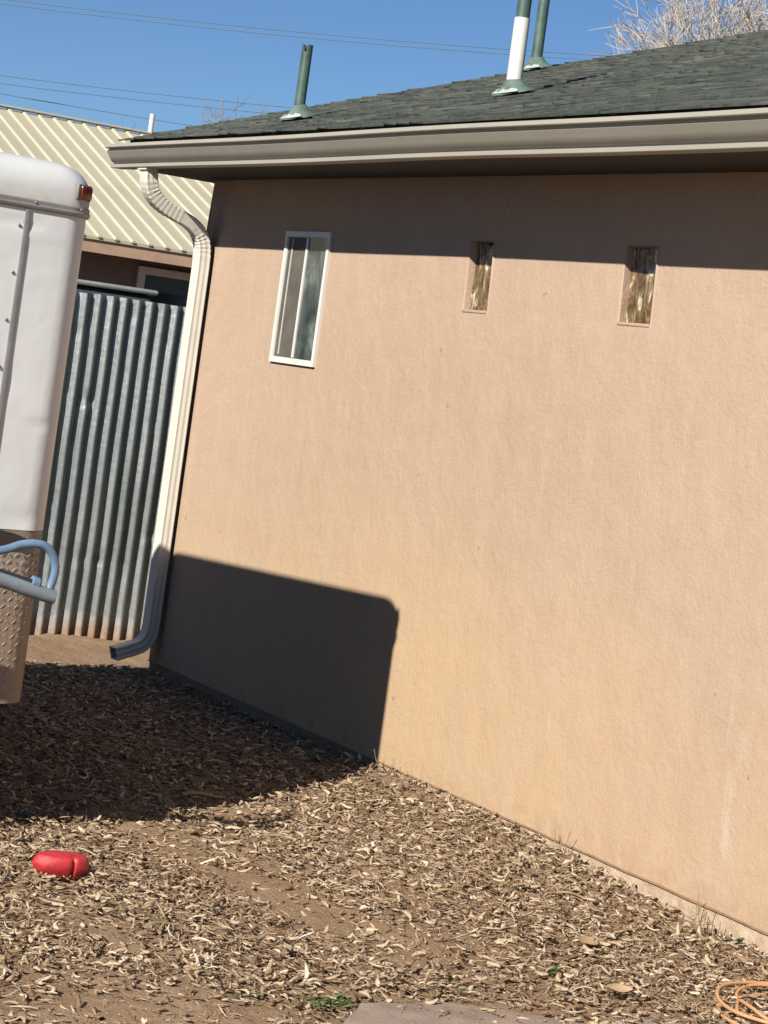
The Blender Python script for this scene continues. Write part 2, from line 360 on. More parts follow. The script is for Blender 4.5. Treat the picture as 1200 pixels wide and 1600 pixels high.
# ------------------------------------------------------------------ wood chips
def chips(name, n, box_, lmin, lmax, tone_lo, tone_hi, lift, label, dense=True, power=1.0, thin=1.0):
    x0, x1, y0, y1 = box_
    X = rng.uniform(x0, x1, n * 3); Y = rng.uniform(y0, y1, n * 3)
    keep = rng.uniform(0, 1, n * 3) > patch(X, Y) * 0.88
    keep &= ~((Y > -0.006) & (X > -0.12))
    X = X[keep][:n]; Y = Y[keep][:n]; n = len(X)
    L = lmin + (lmax - lmin) * rng.uniform(0, 1, n) ** 2.2
    W = L * rng.uniform(0.07, 1.0, n) ** 1.0 * rng.uniform(0.35, 0.75, n); W = np.clip(W * thin, 0.0015, 0.013); T = W * rng.uniform(0.12, 0.4, n)
    yaw = rng.uniform(0, 2 * np.pi, n); pit = rng.normal(0, 0.26, n); rol = rng.normal(0, 0.55, n)
    bend = rng.normal(0, 0.35, n) * L; cur = rng.normal(0, 0.55, n) * L
    seg = 3; u = np.linspace(-0.5, 0.5, seg + 1)
    taper = 1 - 0.42 * np.abs(u * 2) ** 3
    P = np.zeros((n, seg + 1, 4, 3))
    for c, (sy, sz) in enumerate(((-1, -1), (1, -1), (1, 1), (-1, 1))):
        P[:, :, c, 0] = L[:, None] * u
        P[:, :, c, 1] = sy * W[:, None] * 0.5 * taper * rng.uniform(0.45, 1.45, (n, seg + 1)) + cur[:, None] * (u ** 2)
        P[:, :, c, 2] = sz * T[:, None] * 0.5 * taper * rng.uniform(0.5, 1.5, (n, seg + 1)) + bend[:, None] * (u ** 2 - 0.06)
    cr, sr = np.cos(rol)[:, None, None], np.sin(rol)[:, None, None]
    y, z = P[..., 1].copy(), P[..., 2].copy(); P[..., 1] = y * cr - z * sr; P[..., 2] = y * sr + z * cr
    cp, sp = np.cos(pit)[:, None, None], np.sin(pit)[:, None, None]
    x, z = P[..., 0].copy(), P[..., 2].copy(); P[..., 0] = x * cp - z * sp; P[..., 2] = x * sp + z * cp
    cy, sy = np.cos(yaw)[:, None, None], np.sin(yaw)[:, None, None]
    x, y = P[..., 0].copy(), P[..., 1].copy(); P[..., 0] = x * cy - y * sy; P[..., 1] = x * sy + y * cy
    zb = gz(X, Y) + rng.uniform(0.0, lift, n) * (1 - 0.6 * patch(X, Y))
    P[..., 0] += X[:, None, None]; P[..., 1] += Y[:, None, None]; P[..., 2] += zb[:, None, None]
    ymax = P[..., 1].max(axis=(1, 2)); sh = np.where(X > -0.13, np.clip(ymax + 0.003, 0, None), 0); P[..., 1] -= sh[:, None, None]
    V = P.reshape(-1, 3)
    base = (np.arange(n) * (seg + 1) * 4)[:, None]
    fs = []
    for s_ in range(seg):
        for c in range(4):
            a = s_ * 4 + c; b = s_ * 4 + (c + 1) % 4
            fs.append(base + np.array([[a, b, b + 4, a + 4]]))
    F = np.concatenate(fs, 0)
    tone = tone_lo + (tone_hi - tone_lo) * rng.uniform(0, 1, n) ** power
    o = obj(name, np_mesh(name, V, F, False, np.repeat(tone, (seg + 1) * 4)), MAT['chip'])
    return tag(o, label, kind='stuff')
chips('wood_chips', 104000, (-0.5, 6.2, -3.6, 0.0), 0.006, 0.044, 0.0, 0.95, 0.030, 'shredded brown wood chip mulch spread over the yard', power=1.05)
chips('pale_wood_chips', 2600, (-0.3, 6.0, -3.4, 0.0), 0.014, 0.065, 0.70, 1.0, 0.034, 'scattered larger pale wood chips lying on top of the mulch', power=1.5)

chips('bark_fibres', 9000, (-0.4, 6.0, -3.4, 0.0), 0.02, 0.085, 0.25, 1.0, 0.030, 'thin stringy bark fibres tangled through the mulch', power=1.2, thin=0.28)
# ------------------------------------------------------------------ house
ZR = lambda y: 2.747 + 0.336 * y             # roof surface
HX0, HX1, HY1, RIDGE = -0.11, 9.0, 9.6, 4.8
house = tag(empty('house', (0, 0, 0)), 'tan stucco house with dark shingle roof and a small slider window', 'house')
WIN = (0.79, 1.19, 1.60, 2.18); N1 = (2.385, 2.572, 1.893, 2.18); N2 = (3.455, 3.655, 1.893, 2.18)
ZT = 2.47
holes = [WIN, N1, N2]
gx = sorted({HX0, HX1, *[h[0] for h in holes], *[h[1] for h in holes]}); gzs = sorted({0.0, ZT, *[h[2] for h in holes], *[h[3] for h in holes]})
bm = bmesh.new(); vd = {}
def V_(x, y, z):
    q = (round(x, 4), round(y, 4), round(z, 4))
    if q not in vd: vd[q] = bm.verts.new(q)
    return vd[q]
D = 0.16
reveal_edges = []
for i in range(len(gx) - 1):
    for j in range(len(gzs) - 1):
        a, b, c, d = gx[i], gx[i + 1], gzs[j], gzs[j + 1]
        if any(h[0] - 1e-6 <= a and b <= h[1] + 1e-6 and h[2] - 1e-6 <= c and d <= h[3] + 1e-6 for h in holes): continue
        bm.faces.new((V_(a, 0, c), V_(b, 0, c), V_(b, 0, d), V_(a, 0, d)))
for h in holes:
    px = [x for x in gx if h[0] - 1e-6 <= x <= h[1] + 1e-6]; pz = [z for z in gzs if h[2] - 1e-6 <= z <= h[3] + 1e-6]
    for x in (h[0], h[1]):
        for z0, z1 in zip(pz[:-1], pz[1:]): bm.faces.new((V_(x, 0, z0), V_(x, D, z0), V_(x, D, z1), V_(x, 0, z1)))
    for z in (h[2], h[3]):
        for x0, x1 in zip(px[:-1], px[1:]): bm.faces.new((V_(x0, 0, z), V_(x1, 0, z), V_(x1, D, z), V_(x0, D, z)))
# left gable wall, right gable wall, back
for x in (HX0, HX1):
    zz = gzs
    for z0, z1 in zip(zz[:-1], zz[1:]): bm.faces.new((V_(x, 0, z0), V_(x, RIDGE, z0), V_(x, RIDGE, z1), V_(x, 0, z1))); bm.faces.new((V_(x, RIDGE, z0), V_(x, HY1, z0), V_(x, HY1, z1), V_(x, RIDGE, z1)))
    bm.faces.new((V_(x, 0, ZT), V_(x, RIDGE, ZT), V_(x, RIDGE, ZR(RIDGE) - 0.16))); bm.faces.new((V_(x, HY1, ZT), V_(x, RIDGE, ZT), V_(x, RIDGE, ZR(RIDGE) - 0.16)))
bm.faces.new((V_(HX0, HY1, 0), V_(HX1, HY1, 0), V_(HX1, HY1, ZT), V_(HX0, HY1, ZT)))
es = [e for e in bm.edges if abs(e.verts[0].co.y) < 1e-6 and abs(e.verts[1].co.y) < 1e-6 and len(e.link_faces) == 2 and abs(abs(e.link_faces[0].normal.dot(e.link_faces[1].normal)) if (e.link_faces[0].normal_update() or e.link_faces[1].normal_update() or True) else 0) < 0.5]
bmesh.ops.bevel(bm, geom=es, offset=0.010, segments=3, affect='EDGES', profile=0.5)
wall = obj('wall', fin(bm, 'wall', True), MAT['stucco'], house)
# weep screed: thin metal strip under the stucco
bm = bmesh.new()
n = 90; pr = []
for i in range(n + 1):
    x = HX0 - 0.006 + (HX1 - HX0 + 0.012) * i / n
    w_ = 0.0015 * math.sin(i * 1.7)
    pr.append([bm.verts.new((x, -0.003, 0.0 + w_)), bm.verts.new((x, -0.005, -0.005 + w_)), bm.verts.new((x, 0.010, -0.007 + w_)), bm.verts.new((x, 0.010, 0.004))])
for a, b in zip(pr[:-1], pr[1:]):
    for q in range(4): bm.faces.new((a[q], a[(q + 1) % 4], b[(q + 1) % 4], b[q]))
obj('weep_screed', fin(bm, 'weep_screed'), MAT['screed'], house)
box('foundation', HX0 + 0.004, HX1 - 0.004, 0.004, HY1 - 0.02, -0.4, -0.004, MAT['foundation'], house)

# window
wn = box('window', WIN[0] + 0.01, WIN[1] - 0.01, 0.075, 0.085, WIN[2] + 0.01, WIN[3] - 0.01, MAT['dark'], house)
def ring(name, x0, x1, z0, z1, wd, y0, y1, mat, parent, bev=0.003):
    bm = bmesh.new()
    box_bm(bm, x0, x0 + wd, y0, y1, z0 + wd, z1 - wd, 0); box_bm(bm, x1 - wd, x1, y0, y1, z0 + wd, z1 - wd, 0)
    box_bm(bm, x0, x1, y0 - 0.0006, y1, z0, z0 + wd, 0); box_bm(bm, x0, x1, y0 - 0.0006, y1, z1 - wd, z1, 0)
    return obj(name, fin(bm, name), mat, parent)
ring('frame', 0.772, 1.208, 1.578, 2.198, 0.023, -0.014, 0.055, MAT['vinyl'], wn)
ring('inner_frame', 0.795, 1.185, 1.601, 2.175, 0.004, -0.010, 0.050, MAT['vinyl'], wn)
box('mullion', 0.984, 1.001, -0.012, 0.050, 1.609, 2.167, MAT['vinyl'], wn)
box('sash_strip', 0.842, 0.847, -0.010, -0.005, 1.617, 2.160, MAT['n_frame'], wn)
box('insect_screen', 0.799, 0.984, -0.004, 0.000, 1.605, 2.171, MAT['screen'], wn)
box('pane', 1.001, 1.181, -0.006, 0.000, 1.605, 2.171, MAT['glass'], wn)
# glass block openings
for (x0, x1, z0, z1), lab in ((N1, 'left textured glass block opening'), (N2, 'right textured glass block opening')):
    bm = bmesh.new(); n1, n2 = 10, 16
    vs = [[bm.verts.new((x0 - 0.002 + (x1 - x0 + 0.004) * i / n1, 0.036 + 0.008 * noise.noise(Vector((x0 * 3 + i * 0.45, j * 0.3, 0))), z0 + (z1 - z0) * j / n2)) for j in range(n2 + 1)] for i in range(n1 + 1)]
    for i in range(n1):
        for j in range(n2): bm.faces.new((vs[i][j], vs[i + 1][j], vs[i + 1][j + 1], vs[i][j + 1]))
    vb = [bm.verts.new(p) for p in ((x0 - 0.002, 0.12, z0), (x1 + 0.002, 0.12, z0), (x1 + 0.002, 0.12, z1), (x0 - 0.002, 0.12, z1))]
    bm.faces.new(vb)
    o = obj('glass_block', fin(bm, 'glass_block', True), MAT['block'], house); o['label'] = lab
    box('sill', x0 + 0.001, x1 - 0.001, -0.004, 0.034, z0 - 0.006, z0 + 0.006, MAT['stucco'], o, 0.003)

# soffit, fascia, gutter
EX0 = -0.32
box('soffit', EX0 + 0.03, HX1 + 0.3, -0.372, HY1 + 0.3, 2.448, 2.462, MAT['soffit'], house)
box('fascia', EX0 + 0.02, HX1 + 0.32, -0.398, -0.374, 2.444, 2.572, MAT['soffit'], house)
bm = bmesh.new()      # rake board of the gable
for x0, x1 in ((EX0 + 0.005, EX0 + 0.03),):
    p = [(-0.36, 2.45), (-0.36, ZR(-0.36) - 0.03), (RIDGE, ZR(RIDGE) - 0.03), (RIDGE, ZR(RIDGE) - 0.17), (0.05, 2.45)]
    a = [bm.verts.new((x0, *q)) for q in p]; b = [bm.verts.new((x1, *q)) for q in p]
    bm.faces.new(a); bm.faces.new(b[::-1])
    for i in range(5): bm.faces.new((a[i], a[(i + 1) % 5], b[(i + 1) % 5], b[i]))
obj('rake_board', fin(bm, 'rake_board'), MAT['soffit'], house)
# K-style gutter
prof = [(-0.4, 2.553), (-0.4, 2.444), (-0.468, 2.442), (-0.47, 2.444), (-0.47, 2.457), (-0.453, 2.459), (-0.453, 2.468), (-0.469, 2.474), (-0.486, 2.497), (-0.503, 2.521), (-0.491, 2.526), (-0.491, 2.536), (-0.514, 2.537), (-0.517, 2.54), (-0.515, 2.551), (-0.51, 2.557), (-0.498, 2.555), (-0.498, 2.551), (-0.51, 2.55), (-0.511, 2.542), (-0.487, 2.539), (-0.486, 2.524), (-0.497, 2.519), (-0.481, 2.497), (-0.463, 2.476), (-0.449, 2.47), (-0.449, 2.457), (-0.464, 2.454), (-0.464, 2.45), (-0.406, 2.449), (-0.406, 2.553)]
bm = bmesh.new(); rings = []
NG = 60
for i in range(NG + 1):
    x = -0.36 + (HX1 + 0.35 + 0.36) * i / NG
    sag = 0.006 * math.exp(-((x - 0.9) / 1.1) ** 2) * -1 + 0.0015 * math.sin(2.7 * x)
    rings.append([bm.verts.new((x + 0.0, y, z + sag)) for y, z in prof])
for a, b in zip(rings[:-1], rings[1:]):
    for q in range(len(prof)): bm.faces.new((a[q], a[(q + 1) % len(prof)], b[(q + 1) % len(prof)], b[q]))
gut = obj('gutter', fin(bm, 'gutter', True), MAT['gutter'], house)
bm = bmesh.new()      # end cap
cp = prof[:17]
a = [bm.verts.new((-0.363, y, z)) for y, z in cp]; b = [bm.verts.new((-0.359, y, z)) for y, z in cp]
bm.faces.new(a); bm.faces.new(b[::-1])
for i in range(len(cp)): bm.faces.new((a[i], a[(i + 1) % len(cp)], b[(i + 1) % len(cp)], b[i]))
obj('end_cap', fin(bm, 'end_cap'), MAT['gutter'], gut)

# downspout: rectangular ribbed pipe with two crimped elbows
def rect_sect(w, d, ribs=True, crimp=1.0):
    """w along x, d along y (path going down): list of (side, up)"""
    out = []
    w *= crimp; d *= crimp
    def line(ax, ay, bx, by, n_ribs, nx_, ny_):
        for i in range(n_ribs * 4 + 1):
            rb = 0.0035 if ribs else 0.0008
            t = i / (n_ribs * 4 + 1e-9)
            dd = -rb * (0.5 - 0.5 * math.cos(2 * math.pi * i / 4)) if 0 < i < n_ribs * 4 else 0
            out.append((ax + (bx - ax) * t + nx_ * dd, ay + (by - ay) * t + ny_ * dd))
    h, v = w / 2, d / 2
    line(-h + 0.006, -v, h - 0.006, -v, 3, 0, -1); line(h, -v + 0.006, h, v - 0.006, 2, 1, 0)
    line(h - 0.006, v, -h + 0.006, v, 3, 0, 1); line(-h, v - 0.006, -h, -v + 0.006, 2, -1, 0)
    return out
dsx = -0.022
path = [(-0.420, 2.458), (-0.418, 2.405), (-0.404, 2.353)] 
path += [(-0.382, 2.318), (-0.344, 2.286), (-0.300, 2.262), (-0.250, 2.243), (-0.200, 2.227), (-0.150, 2.207), (-0.108, 2.180), (-0.080, 2.145), (-0.064, 2.105), (-0.058, 2.06), (-0.055, 2.0)]
P = [Vector(p_) for p_ in smooth_path([(dsx + 0.035 * min(max((z - 2.15) / 0.25, 0), 1), y, z) for y, z in path], 6)]
P += [Vector((dsx, -0.055, z)) for z in np.arange(1.95, 0.25, -0.05)]
P += [Vector(p_) for p_ in smooth_path([(dsx, y, z) for y, z in [(-0.055, 0.22), (-0.058, 0.165), (-0.072, 0.120), (-0.103, 0.086), (-0.148, 0.066), (-0.195, 0.050), (-0.24, 0.036)]], 5)]
def sec(i):
    p = P[i]; c = 1.0
    if 2.235 < p.z < 2.385 or 2.05 < p.z < 2.17: c = 1.0 + 0.045 * math.sin(i * 2.1)
    if 0.095 < p.z < 0.2: c = 1.0 + 0.03 * math.sin(i * 2.1)
    if p.z > 2.42: c = 0.95
    el = 2.19 < p.z < 2.385
    if 2.23 < p.z < 2.38: c = 1.0 + 0.06 * (1 if i % 3 == 0 else 0)
    return rect_sect(0.084, 0.066, not el, c)
bm = bmesh.new()
sweep(bm, P, None, up=Vector((0, 1, 0)), caps=False, secfun=sec)
ds = obj('downspout', fin(bm, 'downspout', True), MAT['white_metal'], house); ds['label'] = 'white ribbed downspout elbowing back to the wall corner'
sm = ds.modifiers.new('thickness', 'SOLIDIFY'); sm.thickness = 0.0015
box('drop_outlet', dsx - 0.015, dsx + 0.085, -0.462, -0.404, 2.428, 2.441, MAT['white_metal'], ds)

# roof deck
bm = bmesh.new()
th = 0.05; RX0, RX1 = EX0, HX1 + 0.35
p = [(-0.40, ZR(-0.40) - 0.014), (RIDGE, ZR(RIDGE) - 0.014), (2 * RIDGE + 0.4, ZR(-0.40) - 0.014), (2 * RIDGE + 0.4, ZR(-0.40) - th), (RIDGE, ZR(RIDGE) - th), (-0.40, ZR(-0.40) - th)]
a = [bm.verts.new((RX0, *q)) for q in p]; b = [bm.verts.new((RX1, *q)) for q in p]
bm.faces.new((a[0], a[1], a[4], a[5])); bm.faces.new((a[1], a[2], a[3], a[4])); bm.faces.new((b[0], b[1], b[4], b[5])); bm.faces.new((b[1], b[2], b[3], b[4]))
for i in range(6): bm.faces.new((a[i], a[(i + 1) % 6], b[(i + 1) % 6], b[i]))
roof = obj('roof', fin(bm, 'roof'), MAT['shingle'], house)
# shingles, local frame: x along eave, y up the slope, z out of the roof
ang = math.atan(0.336); EXPO = 0.096
Rm = Matrix.Rotation(ang, 4, 'X')
def shingle_geo(wd, t, tone):
    g_ = 0.002
    v = [(g_, 0, -0.002), (wd - g_, 0, -0.002), (wd - g_, 0.15, -0.002), (g_, 0.15, -0.002), (g_, 0.0, t), (wd - g_, 0.0, t * 0.96), (wd - g_, 0.15, t * 0.15), (g_, 0.15, t * 0.15)]
    f = [(0, 1, 2, 3), (4, 7, 6, 5), (0, 4, 5, 1), (1, 5, 6, 2), (2, 6, 7, 3), (3, 7, 4, 0)]
    return v, f
variants = {}
for wd in (0.10, 0.14, 0.18, 0.24):
    for t in (0.005, 0.008, 0.012):
        v, f = shingle_geo(wd, t, 0)
        me = bpy.data.meshes.new('shingle'); me.from_pydata(v, [], f); me.update()
        at_ = me.attributes.new('tone', 'FLOAT', 'POINT'); at_.data.foreach_set('value', np.full(8, 0.0, np.float32)); me.materials.append(MAT['shingle'])
        variants[(wd, t)] = (me, v, f)
camP = Vector((10.037, -4.822, 1.6))
places = []
rows = int((RIDGE + 0.40) / math.cos(ang) / EXPO)
for r in range(rows):
    s = -0.066 + r * EXPO; x = RX0 - 0.012 - random.uniform(0, 0.25) * (r % 2) * 0 - random.uniform(0, 0.004)
    first = True
    while x < 7.2:
        wd = random.choice((0.10, 0.14, 0.18, 0.24)); t = random.choice((0.005, 0.008, 0.012))
        base = Vector((x, -0.40 + s * math.cos(ang), ZR(-0.40) - 0.012 + s * math.sin(ang)))
        places.append((base, wd, t)); x += wd
def vis(b):
    """rough share of the picture: in view and near"""
    d = b[0] - camP; f_ = d.dot(CF); u = d.dot(CX) / f_ * 3450 + 600; v = d.dot(CYD) / f_ * 3450 + 490
    if u > 1230 or v < -30 or u < 100: return 0
    return b[1] / f_ ** 2 * (2.0 if b[0].y < 2.5 else 1.0)
places.sort(key=vis, reverse=True)
for base, wd, t in places[:298]:
    o = bpy.data.objects.new('shingle', variants[(wd, t)][0]); COL.objects.link(o); o.parent = roof
    o.matrix_local = Matrix.Translation(base) @ Rm @ Matrix.Rotation(random.uniform(-0.008, 0.008), 4, 'Z')
Vs, Fs, To = [], [], []
for base, wd, t in places[298:]:
    me, v, f = variants[(wd, t)]; o_ = len(Vs); tn = random.random()
    Mx = Matrix.Translation(base) @ Rm
    Vs += [tuple(Mx @ Vector(q)) for q in v]; Fs += [tuple(o_ + i for i in q) for q in f]; To += [tn] * 8
o = obj('shingle_field', np_mesh('shingle_field', Vs, Fs, False, To), MAT['shingle'], roof); o['kind'] = 'stuff'

# ------------------------------------------------------------------ vent pipes on the roof (parts of the house)
def vent(x, y, r, h, bands, lab, notch=False, fl=1.0):
    z = ZR(y)
    bm = bmesh.new()
    n = 20; z0 = -0.06
    if notch:
        top = [h - (0.035 if k in (17, 18) else 0) for k in range(n)]
    else: top = [h] * n
    ri = [[], [], []]
    for k_ in range(n):
        a_ = 2 * math.pi * k_ / n; cx_, sy_ = math.cos(a_), math.sin(a_)
        ri[0].append(bm.verts.new((r * cx_, r * sy_, z0))); ri[1].append(bm.verts.new((r * cx_, r * sy_, top[k_]))); ri[2].append(bm.verts.new((r * 0.85 * cx_, r * 0.85 * sy_, top[k_])))
    inn = [bm.verts.new((r * 0.85 * math.cos(2 * math.pi * k_ / n), r * 0.85 * math.sin(2 * math.pi * k_ / n), h - 0.3 * h)) for k_ in range(n)]
    L_ = [ri[0], ri[1], ri[2], inn]
    for A, B in zip(L_[:-1], L_[1:]):
        for k_ in range(n): bm.faces.new((A[k_], A[(k_ + 1) % n], B[(k_ + 1) % n], B[k_]))
    bm.faces.new(inn)
    v = obj('vent_pipe', fin(bm, 'vent_pipe', True), MAT['pvc_green'], house); v.location = (x, y, z); v['label'] = lab
    for (b0, b1, mt, rr) in bands:
        bm = bmesh.new(); sweep(bm, [(0, 0, b0), (0, 0, b1)], circ(rr, 20), up=Vector((1, 0, 0)))
        obj('pipe_section', fin(bm, 'pipe_section', True), MAT[mt], v)
    bm = bmesh.new()       # conical boot on the slope
    n = 24; rg = []
    for rad, hh in ((r * 2.7 * fl, 0.004), (r * 2.4 * fl, 0.010), (r * 1.55, 0.036), (r * 1.12, 0.062), (r * 1.02, 0.064)):
        row = []
        for k_ in range(n):
            a_ = 2 * math.pi * k_ / n
            px_, py_ = rad * math.cos(a_), rad * 1.15 * math.sin(a_)
            row.append(bm.verts.new((px_, py_, 0.336 * py_ * (1 - hh * 4) + hh)))
        rg.append(row)
    for A, B in zip(rg[:-1], rg[1:]):
        for k_ in range(n): bm.faces.new((A[k_], A[(k_ + 1) % n], B[(k_ + 1) % n], B[k_]))
    obj('boot', fin(bm, 'boot', True), MAT['flashing'], v)
    bm = bmesh.new()       # bare lip of the base plate showing at the lower front
    s_ = r * 3.1 * fl
    pts = []
    for k_ in range(13):
        a_ = math.radians(-150 + 130 * k_ / 12)
        pts.append((s_ * math.cos(a_), s_ * 0.95 * math.sin(a_)))
    A = [bm.verts.new((a_, b_, 0.336 * b_ + 0.012)) for a_, b_ in pts]; B = [bm.verts.new((a_ * 0.72, b_ * 0.72, 0.336 * b_ * 0.72 + 0.026 + 0.004 * math.sin(i * 2))) for i, (a_, b_) in enumerate(pts)]
    for i in range(12): bm.faces.new((A[i], A[i + 1], B[i + 1], B[i]))
    obj('sealant', fin(bm, 'sealant', True), MAT['sealant'], v)
    return v
vent(0.80, -0.05, 0.026, 0.35, [], 'short dark green vent pipe with a notched top', True, 1.1)
vent(1.86, 0.44, 0.031, 0.75, [(0.04, 0.335, 'pvc_white', 0.0345)], 'vent pipe white below and dark green above', False, 1.0)
vent(-0.18, 1.88, 0.031, 0.80, [], 'dark green vent pipe farther up the roof')

# ------------------------------------------------------------------ corrugated fence
fence = tag(empty('corrugated_fence', (-1.42, -1.5, -0.1)), 'corrugated grey steel fence rusted along its foot between trailer and house', 'fence')
def corr_sheet(y0, y1, xo, z0, z1, seed):
    pitch = 0.079; n = int((y1 - y0) / pitch * 10); nz_ = 46; V = []; 
    for j in range(nz_ + 1):
        z = z0 + (z1 - z0) * j / nz_
        for i in range(n + 1):
            y = y0 + (y1 - y0) * i / n
            x = xo + 0.0165 * math.sin(2 * math.pi * y / pitch)
            x += 0.008 * noise.noise(Vector((seed, y * 1.5, z * 1.2)))
            d = noise.noise(Vector((seed + 3, y * 11, z * 9)))
            x -= 0.014 * max(0, d - 0.38) * 2
            for dy_, dz_ in ((0.02, 1.23), (-0.13, 1.25), (0.22, 0.35), (0.36, 0.33), (0.1, 0.36)):
                q = ((y - dy_) / 0.035) ** 2 + ((z - dz_) / 0.018) ** 2
                x -= 0.013 * math.exp(-q)
            yy = y + 0.004 * noise.noise(Vector((seed, y * 2, z * 2.5)))
            zz = z + (0.006 * noise.noise(Vector((seed, y * 9, 5))) if j == nz_ else 0) + (0.02 * noise.noise(Vector((seed, y * 7, 9))) if j == 0 else 0)
            V.append((x + 1.42, yy + 1.5, zz + 0.1))
    idx = np.arange((nz_ + 1) * (n + 1)).reshape(nz_ + 1, n + 1)
    F = np.stack([idx[:-1, :-1], idx[:-1, 1:], idx[1:, 1:], idx[1:, :-1]], -1).reshape(-1, 4)
    o = obj('sheet', np_mesh('sheet', V, F, True), MAT['corr'], fence)
    sm = o.modifiers.new('thickness', 'SOLIDIFY'); sm.thickness = 0.0012; sm.use_rim = False
    return o
ye = 2.6; kk = 0
while ye > -3.6:
    y0 = ye - 0.71
    corr_sheet(y0, ye + 0.0, -1.42 + (0.0035 if kk % 2 else 0.0), -0.115, 1.812 + 0.006 * math.sin(kk * 2.3), kk * 7.7)
    ye = y0 + 0.06; kk += 1
for z in (0.25, 1.55): box('rail', -0.075, -0.025, -2.1, 4.1, z + 0.1, z + 0.185, MAT['pole'], fence)
for y in (-3.5, -1.1, 1.3): box('post', -0.165, -0.076, y + 1.5, y + 1.59, -0.3, 1.85, MAT['pole'], fence)

# ------------------------------------------------------------------ storage shed behind the fence
shed = tag(empty('storage_shed', (-2.55, -0.35, -0.1)), 'grey plastic storage shed with a pale rounded lid rim showing over the fence', 'shed')
box('body', -0.33, 0.33, -1.03, 1.03, 0.0, 1.90, MAT['shed'], shed, 0.06)
bm = bmesh.new(); box_bm(bm, -0.37, 0.37, -1.07, 1.07, 1.968, 2.002, 0.016)
obj('lid', fin(bm, 'lid', True), MAT['shed_rim'], shed)
box('lid_skirt', -0.345, 0.345, -1.045, 1.045, 1.88, 1.969, MAT['shed'], shed, 0.03)

# ------------------------------------------------------------------ neighbour's house
nb = tag(empty('neighbour_house', (-10.0, 0, -0.1)), 'neighbouring brown house with a cream ribbed metal roof', 'house')
EZ = 2.63; SL = 0.40; NY0, NY1 = -9.0, 11.0; NR = 3.53     # local: eave x=0, ridge x=-NR
box('wall', -2 * NR + 0.5, -0.5, NY0 + 0.4, NY1 - 0.4, 0.0, EZ - 0.10, MAT['n_wall'], nb)
bm = bmesh.new()
zr_ = EZ + SL * NR
for (ax, az), (bx_, bz) in (((0.0, EZ), (-NR, zr_)), ((-NR, zr_), (-2 * NR, EZ))):
    q = [bm.verts.new(p_) for p_ in ((ax, NY0, az), (ax, NY1, az), (bx_, NY1, bz), (bx_, NY0, bz), (ax, NY0, az - 0.03), (ax, NY1, az - 0.03), (bx_, NY1, bz - 0.03), (bx_, NY0, bz - 0.03))]
    for f in ((0, 1, 2, 3), (4, 5, 6, 7), (0, 1, 5, 4), (1, 2, 6, 5), (2, 3, 7, 6), (3, 0, 4, 7)): bm.faces.new([q[i] for i in f])
nroof = obj('roof', fin(bm, 'roof'), MAT['panel_roof'], nb)
bm = bmesh.new()
RP = 0.181; wv = 0.017; hv = 0.022
L = math.hypot(NR, SL * NR)
sec_ = [(-wv * 1.35, 0.001), (-wv * 0.7, hv), (wv * 0.7, hv), (wv * 1.35, 0.001)]
A = [bm.verts.new((0.015, s, -0.015 * SL + EZ + h_)) for s, h_ in sec_]; B = [bm.verts.new((-NR, s, zr_ + h_)) for s, h_ in sec_]
for i in range(3): bm.faces.new((A[i], A[i + 1], B[i + 1], B[i]))
bm.faces.new(A)
rme = fin(bm, 'rib'); rme.materials.append(MAT['panel_rib'])
yy = NY0 + 0.06
while yy < NY1:
    if yy > -3.5:
        o = bpy.data.objects.new('rib', rme); COL.objects.link(o); o.parent = nroof; o.location = (0, yy, 0)
    yy += RP
box('ridge_cap', -NR - 0.10, -NR + 0.05, NY0, NY1, zr_ + 0.022, zr_ + 0.045, MAT['panel_rib'], nroof, 0.01)
box('fascia', -0.06, -0.02, NY0, NY1, EZ - 0.155, EZ - 0.032, MAT['n_fascia'], nb)
box('soffit', -0.5, -0.06, NY0, NY1, EZ - 0.13, EZ - 0.115, MAT['n_wall'], nb)
wy0, wy1, wz0, wz1 = 4.22, 5.56, 1.20, 2.43
wd_ = box('window', -0.502, -0.494, wy0 + 0.02, wy1 - 0.02, wz0 + 0.02, wz1 - 0.02, MAT['n_glass'], nb)
bm = bmesh.new(); fw = 0.075
box_bm(bm, -0.50, -0.455, wy0, wy0 + fw, wz0, wz1); box_bm(bm, -0.50, -0.455, wy1 - fw, wy1, wz0, wz1)
box_bm(bm, -0.50, -0.4545, wy0 + fw, wy1 - fw, wz1 - fw, wz1); box_bm(bm, -0.50, -0.4545, wy0 + fw, wy1 - fw, wz0, wz0 + fw); 
obj('frame', fin(bm, 'frame'), MAT['n_frame'], wd_)
box('mullion', -0.494, -0.460, (wy0 + wy1) / 2 - 0.03 , (wy0 + wy1) / 2 + 0.04, wz0 + fw, wz1 - fw, MAT['n_frame'], wd_)
box('blind', -0.494, -0.489, wy0 + fw, (wy0 + wy1) / 2 - 0.03, wz1 - fw - 0.16, wz1 - fw, MAT['n_blind'], wd_)
# white vent at the ridge
v = tube('vent_pipe', [(-NR - 0.32, 5.62, zr_ - 0.5), (-NR - 0.32, 5.61, zr_ + 0.295)], 0.030, MAT['pvc_white'], nb, 14)
v['label'] = 'thin white vent pipe rising from the metal roof'

